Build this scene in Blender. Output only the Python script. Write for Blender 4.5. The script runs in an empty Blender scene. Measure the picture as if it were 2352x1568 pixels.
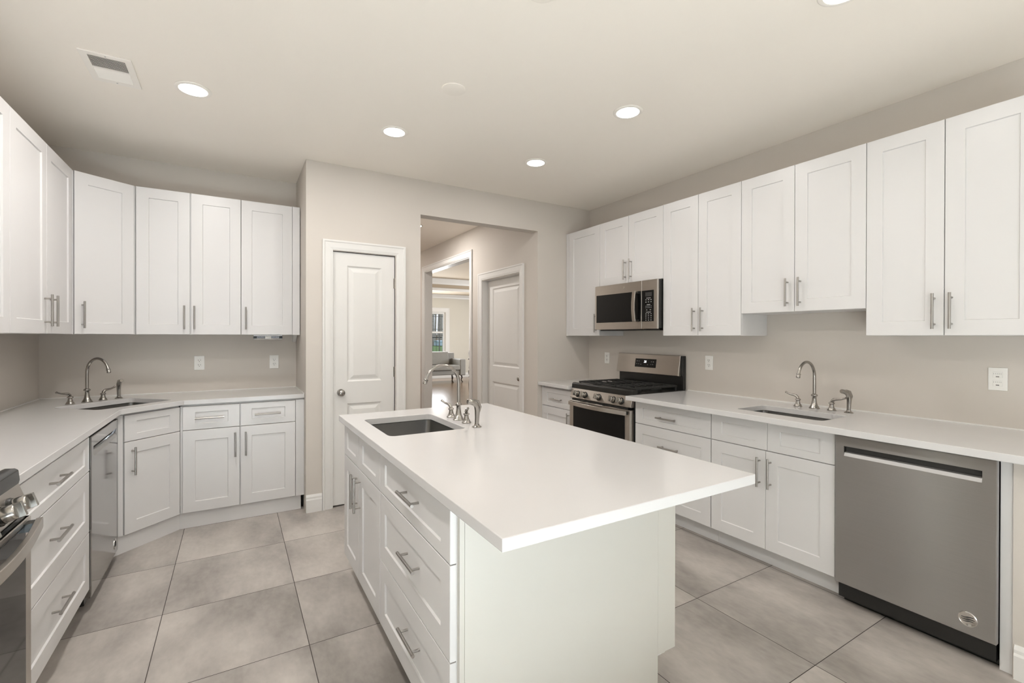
import bpy, bmesh, math, random
from mathutils import Vector, Matrix
random.seed(7)
S = bpy.context.scene
C = S.collection
PI = math.pi

# ------------------------------------------------------------------ camera
cam = bpy.data.objects.new('camera', bpy.data.cameras.new('camera'))
C.objects.link(cam)
cam.data.sensor_width = 36.0
cam.data.lens = 36.0 * 1067.29 / 2352
cam.data.shift_y = -7.24 / 2352
cam.data.clip_start = 0.02
cam.data.clip_end = 300
yaw, pit, rol = [math.radians(a) for a in (30.8843, -0.2096, 0.1267)]
_f = Vector((math.sin(yaw) * math.cos(pit), math.cos(yaw) * math.cos(pit), math.sin(pit)))
_r = Vector((math.cos(yaw), -math.sin(yaw), 0))
_u = _r.cross(_f)
_R = _r * math.cos(rol) + _u * math.sin(rol)
_U = -_r * math.sin(rol) + _u * math.cos(rol)
cam.matrix_world = Matrix(((_R.x, _U.x, -_f.x, 0), (_R.y, _U.y, -_f.y, 0), (_R.z, _U.z, -_f.z, 1.3639), (0, 0, 0, 1)))
S.camera = cam

# ------------------------------------------------------------------ world, exposure
S.view_settings.view_transform = 'Standard'
S.view_settings.look = 'None'
S.view_settings.gamma = 1.0
S.view_settings.exposure = 0.02
w = bpy.data.worlds.new('sky')
S.world = w
w.use_nodes = True
w.node_tree.nodes['Background'].inputs[0].default_value = (0.82, 0.89, 1.0, 1)
w.node_tree.nodes['Background'].inputs[1].default_value = 1.5
S.cycles.max_bounces = 10
S.cycles.diffuse_bounces = 6
S.cycles.sample_clamp_indirect = 30.0
S.cycles.use_denoising = True

SUN = 262000.0  # power of the added spot behind the viewpoint
LAMP_W = 5.4          # each recessed downlight
WINDOW_W = 8.0       # unseen fill lamp at the added window behind the viewpoint
LIVING_W = 260.0      # lamps at the living-room windows, plus an added fill at the side wall


def area(name, loc, rot, sx, sy, power, col, parent=None, shape='RECTANGLE', spread=None):
    d = bpy.data.lights.new(name, 'AREA')
    d.shape = shape
    d.size = sx
    d.size_y = sy
    d.energy = power
    d.color = col
    if spread:
        d.spread = spread
    o = bpy.data.objects.new(name, d)
    C.objects.link(o)
    o.location = loc
    o.rotation_euler = rot
    if parent:
        o.parent = parent
    return o


DAY = (0.93, 0.97, 1.0)
# added spot as low sun through the rear window; floor bounce brightens the ceiling
sd = bpy.data.lights.new('added_sun_spot', 'SPOT')
sd.energy = SUN
sd.shadow_soft_size = .08
sd.spot_size = math.radians(26)
sd.spot_blend = .1
sd.color = (.79, .925, 1.0)
so = bpy.data.objects.new('added_sun_spot', sd)
C.objects.link(so)
so.location = (1.60, -13.11, 8.75)
so.rotation_euler = (math.radians(90 - 36), 0, math.radians(8))
area('daylight_fill', (0.25, -3.36, 1.68), (PI / 2, 0, PI), 2.4, 1.4, WINDOW_W, DAY)  # fill lamp set in the added rear window
area('daylight_fill', (3.95, 14.2, 1.5), (-PI / 2, 0, 0), 0.9, 1.2, LIVING_W * .3, DAY)
area('daylight_fill', (5.52, 14.2, 1.5), (-PI / 2, 0, 0), 0.85, 1.2, LIVING_W * .3, DAY)
area('daylight_fill', (8.92, 9.5, 1.5), (PI / 2, 0, PI / 2), 4.5, 1.6, LIVING_W, DAY)  # added fill in front of the solid side wall, no window there


# ------------------------------------------------------------------ materials
def mk(name):
    m = bpy.data.materials.new(name)
    m.use_nodes = True
    nt = m.node_tree
    return m, nt, nt.nodes['Principled BSDF']


def flat(name, col, rough=.5, metal=0.0, var=0.0, scale=6.0, bump=0.0, bscale=200.0, coat=0.0, spec=.5):
    m, nt, b = mk(name)
    b.inputs['Roughness'].default_value = rough
    b.inputs['Metallic'].default_value = metal
    b.inputs['Specular IOR Level'].default_value = spec
    b.inputs['Coat Weight'].default_value = coat
    tc = nt.nodes.new('ShaderNodeTexCoord')
    if var > 0:
        n = nt.nodes.new('ShaderNodeTexNoise')
        n.inputs['Scale'].default_value = scale
        n.inputs['Detail'].default_value = 4
        nt.links.new(tc.outputs['Object'], n.inputs['Vector'])
        mx = nt.nodes.new('ShaderNodeMix')
        mx.data_type = 'RGBA'
        mx.inputs[6].default_value = (*[c * (1 - var) for c in col], 1)
        mx.inputs[7].default_value = (*[min(1, c * (1 + var)) for c in col], 1)
        nt.links.new(n.outputs['Fac'], mx.inputs[0])
        nt.links.new(mx.outputs[2], b.inputs['Base Color'])
    else:
        b.inputs['Base Color'].default_value = (*col, 1)
    if bump > 0:
        n2 = nt.nodes.new('ShaderNodeTexNoise')
        n2.inputs['Scale'].default_value = bscale
        n2.inputs['Detail'].default_value = 3
        nt.links.new(tc.outputs['Object'], n2.inputs['Vector'])
        bp = nt.nodes.new('ShaderNodeBump')
        bp.inputs['Strength'].default_value = bump
        bp.inputs['Distance'].default_value = .002
        nt.links.new(n2.outputs['Fac'], bp.inputs['Height'])
        nt.links.new(bp.outputs['Normal'], b.inputs['Normal'])
    return m


def brushed(name, col, rough=.25, aniso=.75, var=.06):
    m, nt, b = mk(name)
    b.inputs['Metallic'].default_value = 1
    b.inputs['Roughness'].default_value = rough
    b.inputs['Anisotropic'].default_value = aniso
    v = nt.nodes.new('ShaderNodeCombineXYZ')
    v.inputs[2].default_value = 1
    nt.links.new(v.outputs[0], b.inputs['Tangent'])
    tc = nt.nodes.new('ShaderNodeTexCoord')
    mp = nt.nodes.new('ShaderNodeMapping')
    mp.inputs['Scale'].default_value = (3, 3, 400)
    nt.links.new(tc.outputs['Object'], mp.inputs['Vector'])
    n = nt.nodes.new('ShaderNodeTexNoise')
    n.inputs['Scale'].default_value = 1
    n.inputs['Detail'].default_value = 3
    nt.links.new(mp.outputs[0], n.inputs['Vector'])
    mx = nt.nodes.new('ShaderNodeMix')
    mx.data_type = 'RGBA'
    mx.inputs[6].default_value = (*[c * (1 - var) for c in col], 1)
    mx.inputs[7].default_value = (*[c * (1 + var) for c in col], 1)
    nt.links.new(n.outputs['Fac'], mx.inputs[0])
    nt.links.new(mx.outputs[2], b.inputs['Base Color'])
    return m


def emit(name, col, s):
    m, nt, b = mk(name)
    b.inputs['Base Color'].default_value = (*col, 1)
    b.inputs['Emission Color'].default_value = (*col, 1)
    b.inputs['Emission Strength'].default_value = s
    return m


def tile_mat():
    m, nt, b = mk('porcelain_tile')
    tc = nt.nodes.new('ShaderNodeTexCoord')
    at = nt.nodes.new('ShaderNodeAttribute')
    at.attribute_name = 'tile_shift'
    add = nt.nodes.new('ShaderNodeVectorMath')
    add.operation = 'ADD'
    nt.links.new(tc.outputs['Object'], add.inputs[0])
    nt.links.new(at.outputs['Vector'], add.inputs[1])
    mp = nt.nodes.new('ShaderNodeMapping')
    mp.inputs['Scale'].default_value = (2.2, 1.1, 1)
    nt.links.new(add.outputs[0], mp.inputs['Vector'])
    n1 = nt.nodes.new('ShaderNodeTexNoise')
    n1.inputs['Scale'].default_value = 1.25
    n1.inputs['Detail'].default_value = 5
    n1.inputs['Roughness'].default_value = .55
    nt.links.new(mp.outputs[0], n1.inputs['Vector'])
    n2 = nt.nodes.new('ShaderNodeTexNoise')
    n2.inputs['Scale'].default_value = 22
    n2.inputs['Detail'].default_value = 6
    nt.links.new(mp.outputs[0], n2.inputs['Vector'])
    r = nt.nodes.new('ShaderNodeValToRGB')
    e = r.color_ramp.elements
    e[0].position, e[0].color = .33, (.255, .231, .212, 1)
    e[1].position, e[1].color = .68, (.53, .487, .448, 1)
    mxf = nt.nodes.new('ShaderNodeMath')
    mxf.operation = 'MULTIPLY_ADD'
    mxf.inputs[1].default_value = .15
    sub = nt.nodes.new('ShaderNodeMath')
    sub.operation = 'SUBTRACT'
    sub.inputs[1].default_value = .075
    nt.links.new(n1.outputs['Fac'], sub.inputs[0])
    nt.links.new(n2.outputs['Fac'], mxf.inputs[0])
    nt.links.new(sub.outputs[0], mxf.inputs[2])
    nt.links.new(mxf.outputs[0], r.inputs[0])
    nt.links.new(r.outputs[0], b.inputs['Base Color'])
    b.inputs['Roughness'].default_value = .42
    bp = nt.nodes.new('ShaderNodeBump')
    bp.inputs['Strength'].default_value = .12
    bp.inputs['Distance'].default_value = .002
    nt.links.new(n2.outputs['Fac'], bp.inputs['Height'])
    nt.links.new(bp.outputs['Normal'], b.inputs['Normal'])
    return m


def wood_floor_mat():
    m, nt, b = mk('oak_planks')
    tc = nt.nodes.new('ShaderNodeTexCoord')
    br = nt.nodes.new('ShaderNodeTexBrick')
    br.inputs['Scale'].default_value = 1
    br.inputs['Brick Width'].default_value = 1.2
    br.inputs['Row Height'].default_value = .12
    br.inputs['Mortar Size'].default_value = .002
    br.inputs['Color1'].default_value = (.29, .19, .115, 1)
    br.inputs['Color2'].default_value = (.20, .125, .075, 1)
    br.inputs['Mortar'].default_value = (.07, .045, .03, 1)
    nt.links.new(tc.outputs['Object'], br.inputs['Vector'])
    mp = nt.nodes.new('ShaderNodeMapping')
    mp.inputs['Scale'].default_value = (1.5, 25, 1)
    nt.links.new(tc.outputs['Object'], mp.inputs['Vector'])
    n = nt.nodes.new('ShaderNodeTexNoise')
    n.inputs['Scale'].default_value = 2
    n.inputs['Detail'].default_value = 5
    nt.links.new(mp.outputs[0], n.inputs['Vector'])
    mx = nt.nodes.new('ShaderNodeMix')
    mx.data_type = 'RGBA'
    mx.blend_type = 'MULTIPLY'
    mx.inputs[0].default_value = .5
    nt.links.new(br.outputs['Color'], mx.inputs[6])
    nt.links.new(n.outputs['Color'], mx.inputs[7])
    nt.links.new(mx.outputs[2], b.inputs['Base Color'])
    b.inputs['Roughness'].default_value = .22
    bp = nt.nodes.new('ShaderNodeBump')
    bp.inputs['Strength'].default_value = .25
    bp.inputs['Distance'].default_value = .003
    nt.links.new(n.outputs['Fac'], bp.inputs['Height'])
    nt.links.new(bp.outputs['Normal'], b.inputs['Normal'])
    return m


M = {}
M['wall'] = flat('greige_wall_paint', (.585, .542, .495), .72, var=.02, scale=2.5, bump=.06, bscale=350)
M['wall2'] = flat('living_wall_paint', (.66, .63, .56), .72, var=.02, scale=2.5)
M['ceil'] = flat('ceiling_paint', (.88, .825, .755), .85, var=.015, scale=1.5)
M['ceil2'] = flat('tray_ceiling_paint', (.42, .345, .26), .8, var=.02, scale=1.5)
M['trim'] = flat('white_trim_paint', (.725, .712, .69), .33, var=.01)
M['cab'] = flat('white_cabinet_paint', (.655, .643, .638), .34, var=.012, scale=3)
M['panel'] = flat('off_white_end_panel', (.575, .556, .51), .38, var=.012, scale=3)
M['quartz'] = flat('white_quartz', (.60, .588, .583), .13, var=.02, scale=5)
M['tile'] = tile_mat()
M['grout'] = flat('dark_grout', (.06, .05, .045), .9, var=.2, scale=40)
M['wood'] = wood_floor_mat()
M['nickel'] = flat('brushed_nickel', (.40, .38, .355), .22, 1.0, var=.04, scale=60)
M['pull'] = flat('satin_nickel_bar', (.42, .40, .375), .30, 1.0, var=.05, scale=80)
M['steel'] = brushed('brushed_steel', (.43, .42, .41), .33, .95)
M['steel_w'] = brushed('warm_brushed_steel', (.53, .495, .455), .32, .85)
M['steel_g'] = flat('polished_grey_steel', (.40, .395, .39), .10, 1.0, var=.02, scale=4)
M['sink'] = flat('sink_steel', (.36, .355, .345), .26, 1.0, var=.05, scale=25)
M['black'] = flat('black_enamel', (.012, .012, .011), .25, var=.1, scale=10)
M['blackm'] = flat('black_cast_iron', (.018, .018, .017), .55, var=.15, scale=60, bump=.2)
M['glass'] = flat('black_glass', (.006, .006, .006), .05, spec=.3, var=.05)
M['plastic'] = flat('white_plastic', (.80, .79, .76), .35, var=.01)
M['slot'] = flat('dark_slot', (.05, .045, .04), .6, var=.05)
M['mark'] = flat('grey_print', (.42, .42, .41), .5, var=.02)
M['chrome'] = flat('chrome', (.72, .70, .68), .12, 1.0, var=.02)
M['vent'] = flat('ceiling_white_metal', (.86, .82, .765), .5, var=.01)
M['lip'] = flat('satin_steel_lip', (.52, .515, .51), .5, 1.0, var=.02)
M['dark'] = flat('dark_recess', (.03, .028, .026), .8, var=.1)
M['lens'] = emit('lamp_lens', (1.0, .97, .90), 6.0)
M['digits'] = emit('lit_digits', (.95, .97, 1.0), 2.2)
M['sofa'] = flat('grey_upholstery', (.27, .26, .24), .8, var=.06, scale=12, bump=.15)
M['darkwood'] = flat('dark_stained_wood', (.035, .024, .018), .3, var=.25, scale=14)
M['grass'] = flat('lawn_grass', (.10, .17, .045), .9, var=.4, scale=6)
M['bark'] = flat('grey_bark', (.30, .27, .24), .9, var=.4, scale=9)
M['fence'] = flat('black_iron', (.02, .02, .02), .5, var=.1)
M['brick'] = flat('tan_siding', (.42, .28, .19), .8, var=.2, scale=3)
M['shed'] = flat('pale_blue_siding', (.42, .53, .60), .7, var=.1, scale=3)
M['lead'] = flat('dark_window_bar', (.10, .10, .10), .5, var=.05)


def glass_mat():
    m, nt, b = mk('clear_pane')
    out = nt.nodes['Material Output']
    tr = nt.nodes.new('ShaderNodeBsdfTransparent')
    gl = nt.nodes.new('ShaderNodeBsdfGlossy')
    gl.inputs['Roughness'].default_value = .02
    fr = nt.nodes.new('ShaderNodeFresnel')
    fr.inputs['IOR'].default_value = 1.3
    mx = nt.nodes.new('ShaderNodeMixShader')
    nt.links.new(fr.outputs[0], mx.inputs[0])
    nt.links.new(tr.outputs[0], mx.inputs[1])
    nt.links.new(gl.outputs[0], mx.inputs[2])
    nt.links.new(mx.outputs[0], out.inputs['Surface'])
    nt.nodes.remove(b)
    return m


M['pane'] = glass_mat()


# ------------------------------------------------------------------ mesh helpers
class MB:
    def __init__(self):
        self.bm = bmesh.new()
        self.mi = 0

    def face(self, pts, flip=False):
        vs = [self.bm.verts.new(p) for p in pts]
        if flip:
            vs.reverse()
        f = self.bm.faces.new(vs)
        f.material_index = self.mi
        return f

    def box(self, x0, x1, y0, y1, z0, z1):
        v = [self.bm.verts.new(p) for p in ((x0, y0, z0), (x1, y0, z0), (x1, y1, z0), (x0, y1, z0),
                                            (x0, y0, z1), (x1, y0, z1), (x1, y1, z1), (x0, y1, z1))]
        for q in ((0, 3, 2, 1), (4, 5, 6, 7), (0, 1, 5, 4), (1, 2, 6, 5), (2, 3, 7, 6), (3, 0, 4, 7)):
            f = self.bm.faces.new([v[i] for i in q])
            f.material_index = self.mi
        return self

    def loft(self, loops, cap0=True, cap1=True, closed=True):
        rows = [[self.bm.verts.new(p) for p in l] for l in loops]
        n = len(rows[0])
        for a, b in zip(rows, rows[1:]):
            for i in range(n if closed else n - 1):
                j = (i + 1) % n
                f = self.bm.faces.new((a[i], a[j], b[j], b[i]))
                f.material_index = self.mi
        if cap0:
            f = self.bm.faces.new(list(reversed(rows[0])))
            f.material_index = self.mi
        if cap1:
            f = self.bm.faces.new(rows[-1])
            f.material_index = self.mi
        return self

    def prism(self, poly, z0, z1):
        return self.loft([[(x, y, z0) for x, y in poly], [(x, y, z1) for x, y in poly]])

    def prism_x(self, prof, x0, x1):          # profile in (y, z), extruded along x
        return self.loft([[(x0, y, z) for y, z in prof], [(x1, y, z) for y, z in prof]])

    def tube(self, pts, rad, seg=12, caps=True, squash=1.0):
        pts = [Vector(p) for p in pts]
        rr = rad if isinstance(rad, (list, tuple)) else [rad] * len(pts)
        t0 = (pts[1] - pts[0]).normalized()
        n = t0.orthogonal().normalized()
        loops = []
        for i, p in enumerate(pts):
            if i == 0:
                t = t0
            elif i == len(pts) - 1:
                t = (pts[i] - pts[i - 1]).normalized()
            else:
                t = ((pts[i] - pts[i - 1]).normalized() + (pts[i + 1] - pts[i]).normalized()).normalized()
            n = (n - t * n.dot(t)).normalized()
            b = t.cross(n)
            loops.append([p + (n * math.cos(2 * PI * k / seg) * squash + b * math.sin(2 * PI * k / seg)) * rr[i] for k in range(seg)])
        return self.loft(loops, caps, caps)

    def lathe(self, prof, c=(0, 0, 0), axis='z', seg=24, caps=True):
        loops = []
        for r, h in prof:
            l = []
            for k in range(seg):
                a = 2 * PI * k / seg
                ca, sa = r * math.cos(a), r * math.sin(a)
                if axis == 'z':
                    q = (ca, sa, h)
                elif axis == '-y':
                    q = (ca, -h, sa)
                elif axis == 'x':
                    q = (h, ca, sa)
                l.append((q[0] + c[0], q[1] + c[1], q[2] + c[2]))
            loops.append(l)
        return self.loft(loops, caps, caps)

    def shaker(self, x0, x1, z0, z1, st=.07, rl=.07, y=-.02, th=.02, rec=.007, ch=.0015):
        """framed door or drawer front: face at y, thickness th, panel sunk by rec"""
        b = self.bm
        V = lambda x, yy, z: b.verts.new((x, yy, z))
        def ring(i, yy):
            return [V(x0 + i, yy, z0 + i), V(x1 - i, yy, z0 + i), V(x1 - i, yy, z1 - i), V(x0 + i, yy, z1 - i)]
        def ringp(d, yy):
            return [V(x0 + st + d, yy, z0 + rl + d), V(x1 - st - d, yy, z0 + rl + d), V(x1 - st - d, yy, z1 - rl - d), V(x0 + st + d, yy, z1 - rl - d)]
        R = [ring(0, y + th), ring(0, y + ch), ring(ch, y), ringp(0, y), ringp(.003, y + rec)]
        for p, q in zip(R, R[1:]):
            for i in range(4):
                j = (i + 1) % 4
                f = b.faces.new((p[i], p[j], q[j], q[i]))
                f.material_index = self.mi
        for l in (R[-1], list(reversed(R[0]))):
            f = b.faces.new(l)
            f.material_index = self.mi
        return self

    def build(self, name, mats, parent=None, bevel=0.0, smooth=True, solid=0.0, sharp=35):
        bm = self.bm
        bmesh.ops.recalc_face_normals(bm, faces=bm.faces)
        if smooth:
            lim = math.radians(sharp)
            for f in bm.faces:
                f.smooth = True
            for e in bm.edges:
                if len(e.link_faces) == 2:
                    e.smooth = e.calc_face_angle(0) < lim
                else:
                    e.smooth = False
        me = bpy.data.meshes.new(name)
        bm.to_mesh(me)
        bm.free()
        for m in (mats if isinstance(mats, (list, tuple)) else [mats]):
            me.materials.append(m)
        o = bpy.data.objects.new(name, me)
        C.objects.link(o)
        if parent:
            o.parent = parent
        if solid:
            md = o.modifiers.new('solid', 'SOLIDIFY')
            md.thickness = solid
            md.offset = 1
        if bevel:
            md = o.modifiers.new('bevel', 'BEVEL')
            md.width = bevel
            md.segments = 2
            md.limit_method = 'ANGLE'
            md.angle_limit = math.radians(40)
            md.harden_normals = True
        return o


def slab_hole(name, outer, hole, z0, z1, mats, parent=None, bevel=.003):
    """flat slab with a hole cut through it"""
    bm = bmesh.new()
    loops = [[bm.verts.new((x, y, z1)) for x, y in outer]]
    if hole:
        loops.append([bm.verts.new((x, y, z1)) for x, y in hole])
    edges = []
    for l in loops:
        for i in range(len(l)):
            edges.append(bm.edges.new((l[i], l[(i + 1) % len(l)])))
    bmesh.ops.triangle_fill(bm, use_beauty=True, edges=edges)
    top = list(bm.faces)
    bmesh.ops.dissolve_limit(bm, angle_limit=.01, verts=bm.verts, edges=bm.edges) if not hole else None
    r = bmesh.ops.extrude_face_region(bm, geom=list(bm.faces))
    vs = [g for g in r['geom'] if isinstance(g, bmesh.types.BMVert)]
    bmesh.ops.translate(bm, vec=(0, 0, z0 - z1), verts=vs)
    m = MB()
    m.bm.free()
    m.bm = bm
    return m.build(name, mats, parent, bevel=bevel)


def rrect(cx, cy, w, h, r=.03, ang=0.0, n=4):
    pts = []
    for sx, sy, a0 in ((1, -1, -PI / 2), (1, 1, 0), (-1, 1, PI / 2), (-1, -1, PI)):
        for k in range(n + 1):
            a = a0 + PI / 2 * k / n
            pts.append((sx * (w / 2 - r) + r * math.cos(a), sy * (h / 2 - r) + r * math.sin(a)))
    c, s = math.cos(ang), math.sin(ang)
    return [(cx + x * c - y * s, cy + x * s + y * c) for x, y in pts]


def thing(name, label, cat, loc=(0, 0, 0), rz=0.0, group=None):
    o = bpy.data.objects.new(name, None)
    o.empty_display_size = .1
    C.objects.link(o)
    o.location = loc
    o.rotation_euler = (0, 0, rz)
    o['label'] = label
    o['category'] = cat
    if group:
        o['group'] = group
    return o


def tag(o, label, cat, group=None, kind=None):
    o['label'] = label
    o['category'] = cat
    if group:
        o['group'] = group
    if kind:
        o['kind'] = kind
    return o


def struct(o, label=None):
    o['kind'] = 'structure'
    if label:
        o['label'] = label
    return o


RIGHT, LEFT = -PI / 2, PI / 2     # fronts facing -X, fronts facing +X

# ------------------------------------------------------------------ room shell
CEIL = 2.728
XL, XR = -1.19, 3.30
YB, YF, XC = 3.892, 4.557, 0.476
YR = -3.45

# tiled floor: dark bed with each tile laid on it
m = MB()
m.mi = 1
m.box(XL - .12, XR + .12, YR - .12, 4.05, -.06, -.0015)
m.box(XL - .12, XC + .12, 4.05, YF + .12, -.06, -.0015)
m.mi = 0
xs = [-1.49, -.8955, -.3015, .2860, .880, 1.475, 2.0755, 2.735, 3.28, 3.9]
ys = [-3.75, -3.15, -2.55, -1.95, -1.35, -.75, -.18, .42, 1.006, 1.5813, 2.216, 2.8218, 3.4134, 4.004, 4.6, 5.2]
lay = m.bm.faces.layers.float_vector.new('tile_shift')
for i in range(len(xs) - 1):
    for j in range(len(ys) - 1):
        x0, x1, y0, y1 = xs[i] + .0016, xs[i + 1] - .0016, ys[j] + .0016, ys[j + 1] - .0016
        x0, x1, y0 = max(x0, XL - .1), min(x1, XR + .1), max(y0, YR - .1)
        y1 = min(y1, 4.05 if x1 > XC + .15 else YF + .1)
        if x1 - x0 < .01 or y1 - y0 < .01:
            continue
        f = m.face([(x0, y0, 0), (x1, y0, 0), (x1, y1, 0), (x0, y1, 0)])
        f[lay] = (random.uniform(0, 40), random.uniform(0, 40), random.uniform(0, 9))
struct(m.build('floor', [M['tile'], M['grout']], smooth=False), 'grey square porcelain tile floor of the kitchen')

m = MB().box(.5, 9.2, 4.05, 14.5, -.06, 0)
struct(m.build('floor', M['wood'], smooth=False), 'wood plank floor beyond the wide opening')

m = MB().box(XL - .12, XR + .12, YR - .12, 4.012, CEIL, CEIL + .1)
m.box(XL - .12, XC + .12, 4.012, YF + .12, CEIL, CEIL + .1)
struct(m.build('ceiling', M['ceil'], smooth=False), 'beige kitchen ceiling')
m = MB().box(XC + .12, 2.7485, 4.012, 9.1, CEIL + .02, CEIL + .12)
struct(m.build('ceiling', M['ceil'], smooth=False), 'hall ceiling beyond the opening')

struct(MB().box(XR, XR + .12, YR - .12, 3.892, 0, CEIL).build('wall_right', M['wall'], smooth=False), 'greige wall behind the long cabinet run')
struct(MB().box(XL - .12, XL, YR - .12, YF, 0, CEIL).build('wall_left', M['wall'], smooth=False), 'greige wall at the left')
m = MB().box(XL - .12, XC + .12, YF, YF + .12, 0, CEIL)
struct(m.build('wall_back', M['wall'], smooth=False), 'greige wall behind the corner sink')
struct(MB().box(XC, XC + .12, YB, YF, 0, CEIL).build('wall_return', M['wall'], smooth=False), 'narrow return wall beside the closet door')
# main back wall with a closet door hole and the wide opening
DX0, DX1, DZ = .668, 1.172, 2.042
OX0, OX1, OZ = 1.396, 2.6285, 2.427
m = MB()
T0, T1 = YB, YB + .12
m.box(XC + .12, DX0, T0, T1, 0, CEIL)
m.box(DX0, DX1, T0, T1, DZ, CEIL)
m.box(DX1, OX0, T0, T1, 0, CEIL)
m.box(OX0, OX1, T0, T1, OZ, CEIL)
m.box(OX1, 9.2, T0, T1, 0, CEIL)
struct(m.build('wall_front', M['wall'], smooth=False), 'greige wall with the closet door and the wide opening')
# closet and hall walls
m = MB().box(XC + .12, 1.276, YF, YF + .1, 0, CEIL).box(1.276, 1.396, T1, 9.1, 0, CEIL + .02)
struct(m.build('wall_closet', M['wall'], smooth=False), 'closet and hall side wall')
struct(MB().box(1.276, 2.7485, 9.0, 9.12, 0, CEIL + .02).build('wall_hall_end', M['wall'], smooth=False), 'end wall of the hall')
HX0, HX1 = 2.6285, 2.7485
D2Y0, D2Y1, D2Z = 4.235, 5.112, 2.05
AY0, AY1, AZ = 5.467, 7.12, 2.396
m = MB()
m.box(HX0, HX1, T1, D2Y0, 0, CEIL + .02)
m.box(HX0, HX1, D2Y0, D2Y1, D2Z, CEIL + .02)
m.box(HX0, HX1, D2Y1, AY0, 0, CEIL + .02)
m.box(HX0, HX1, AY0, AY1, AZ, CEIL + .02)
m.box(HX0, HX1, AY1, 9.0, 0, CEIL + .02)
struct(m.build('wall_hall', M['wall'], smooth=False), 'hall wall with the white door and the tall cased doorway')

# breakfast-room wall behind the viewpoint, with an added wide window
WX0, WX1, WZ0, WZ1 = -1.0, 1.5, .95, 2.42
m = MB().box(XL, WX0, YR - .12, YR, 0, CEIL).box(WX1, XR, YR - .12, YR, 0, CEIL)
m.box(WX0, WX1, YR - .12, YR, 0, WZ0).box(WX0, WX1, YR - .12, YR, WZ1, CEIL)
struct(m.build('wall_rear', M['wall'], smooth=False), 'wall behind the viewpoint')


def window(name, label, x0, x1, z0, z1, y, mull=(), bars=(), frame=.06, d=.1, inward=-1):
    """window in a wall of constant y; inward is the room side"""
    m = MB()
    a, b = (y, y + d)
    m.box(x0, x0 + frame, a, b, z0, z1).box(x1 - frame, x1, a, b, z0, z1)
    m.box(x0 + frame, x1 - frame, a, b, z0, z0 + frame).box(x0 + frame, x1 - frame, a, b, z1 - frame, z1)
    for mx in mull:
        m.box(mx - .035, mx + .035, a + .01, b - .01, z0 + frame, z1 - frame)
    r = struct(m.build(name, M['trim'], bevel=.004), label)
    for (kind, p, q0, q1) in bars:
        bm_ = MB()
        if kind == 'v':
            bm_.box(p - .008, p + .008, y + .045, y + .065, q0, q1)
            bm_.build('glazing_bar', M['lead'], r)
        elif kind == 'h':
            bm_.box(q0, q1, y + .045, y + .065, p - .008, p + .008)
            bm_.build('glazing_bar', M['lead'], r)
        else:
            bm_.box(q0, q1, y + .02, y + .08, p - .028, p + .028)
            bm_.build('meeting_rail', M['trim'], r, bevel=.004)
    MB().box(x0 + frame, x1 - frame, y + .052, y + .058, z0 + frame, z1 - frame).build('pane', M['pane'], r)
    return r


window('added_window', 'added wide window behind the viewpoint, out of view', WX0, WX1, WZ0, WZ1, YR - .11, mull=(.25,))  # added so light from behind the viewpoint can enter

# ------------------------------------------------------------------ living room beyond the hall
LY = 14.30
wins = [(5.06, 5.985), (3.5, 4.4)]
m = MB()
edges = [2.7485, 3.5, 4.4, 5.06, 5.985, 9.2]
for i in range(5):
    if i in (1, 3):
        m.box(edges[i], edges[i + 1], LY, LY + .14, 0, .66)
        m.box(edges[i], edges[i + 1], LY, LY + .14, 2.16, 3.3)
    else:
        m.box(edges[i], edges[i + 1], LY, LY + .14, 0, 3.3)
struct(m.build('wall_living_far', M['wall2'], smooth=False), 'pale far wall of the living room with tall windows')
struct(MB().box(9.0, 9.12, T1, LY, 0, 3.3).build('wall_living_right', M['wall2'], smooth=False), 'living room side wall')
struct(MB().box(HX0, HX1, 9.12, LY + .14, 0, 3.3).build('wall_living_left', M['wall2'], smooth=False), 'living room side wall past the hall')
# tray ceiling: soffit round the edge, raised centre
m = MB()
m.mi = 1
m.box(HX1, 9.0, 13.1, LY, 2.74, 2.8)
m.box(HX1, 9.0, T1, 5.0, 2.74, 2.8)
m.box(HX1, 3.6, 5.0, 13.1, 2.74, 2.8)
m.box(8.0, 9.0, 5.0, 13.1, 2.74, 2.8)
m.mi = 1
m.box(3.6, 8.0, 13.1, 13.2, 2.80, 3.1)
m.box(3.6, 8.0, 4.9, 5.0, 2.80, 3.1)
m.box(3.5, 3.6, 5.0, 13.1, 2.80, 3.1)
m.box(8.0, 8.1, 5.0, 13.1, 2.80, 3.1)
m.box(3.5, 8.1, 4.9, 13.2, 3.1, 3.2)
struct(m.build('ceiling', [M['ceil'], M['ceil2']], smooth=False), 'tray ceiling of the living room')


def moulding(name, prof, p0, p1, inward, mat, label=None, flip=False):
    """profile (out, z) swept from p0 to p1 along a wall, 'inward' is the direction out of the wall"""
    m = MB()
    i = Vector((inward[0], inward[1], 0))
    loops = []
    for p in (p0, p1):
        loops.append([(p[0] + i.x * o_, p[1] + i.y * o_, z) for o_, z in prof])
    m.loft(loops)
    return struct(m.build(name, mat, smooth=False), label)


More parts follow.
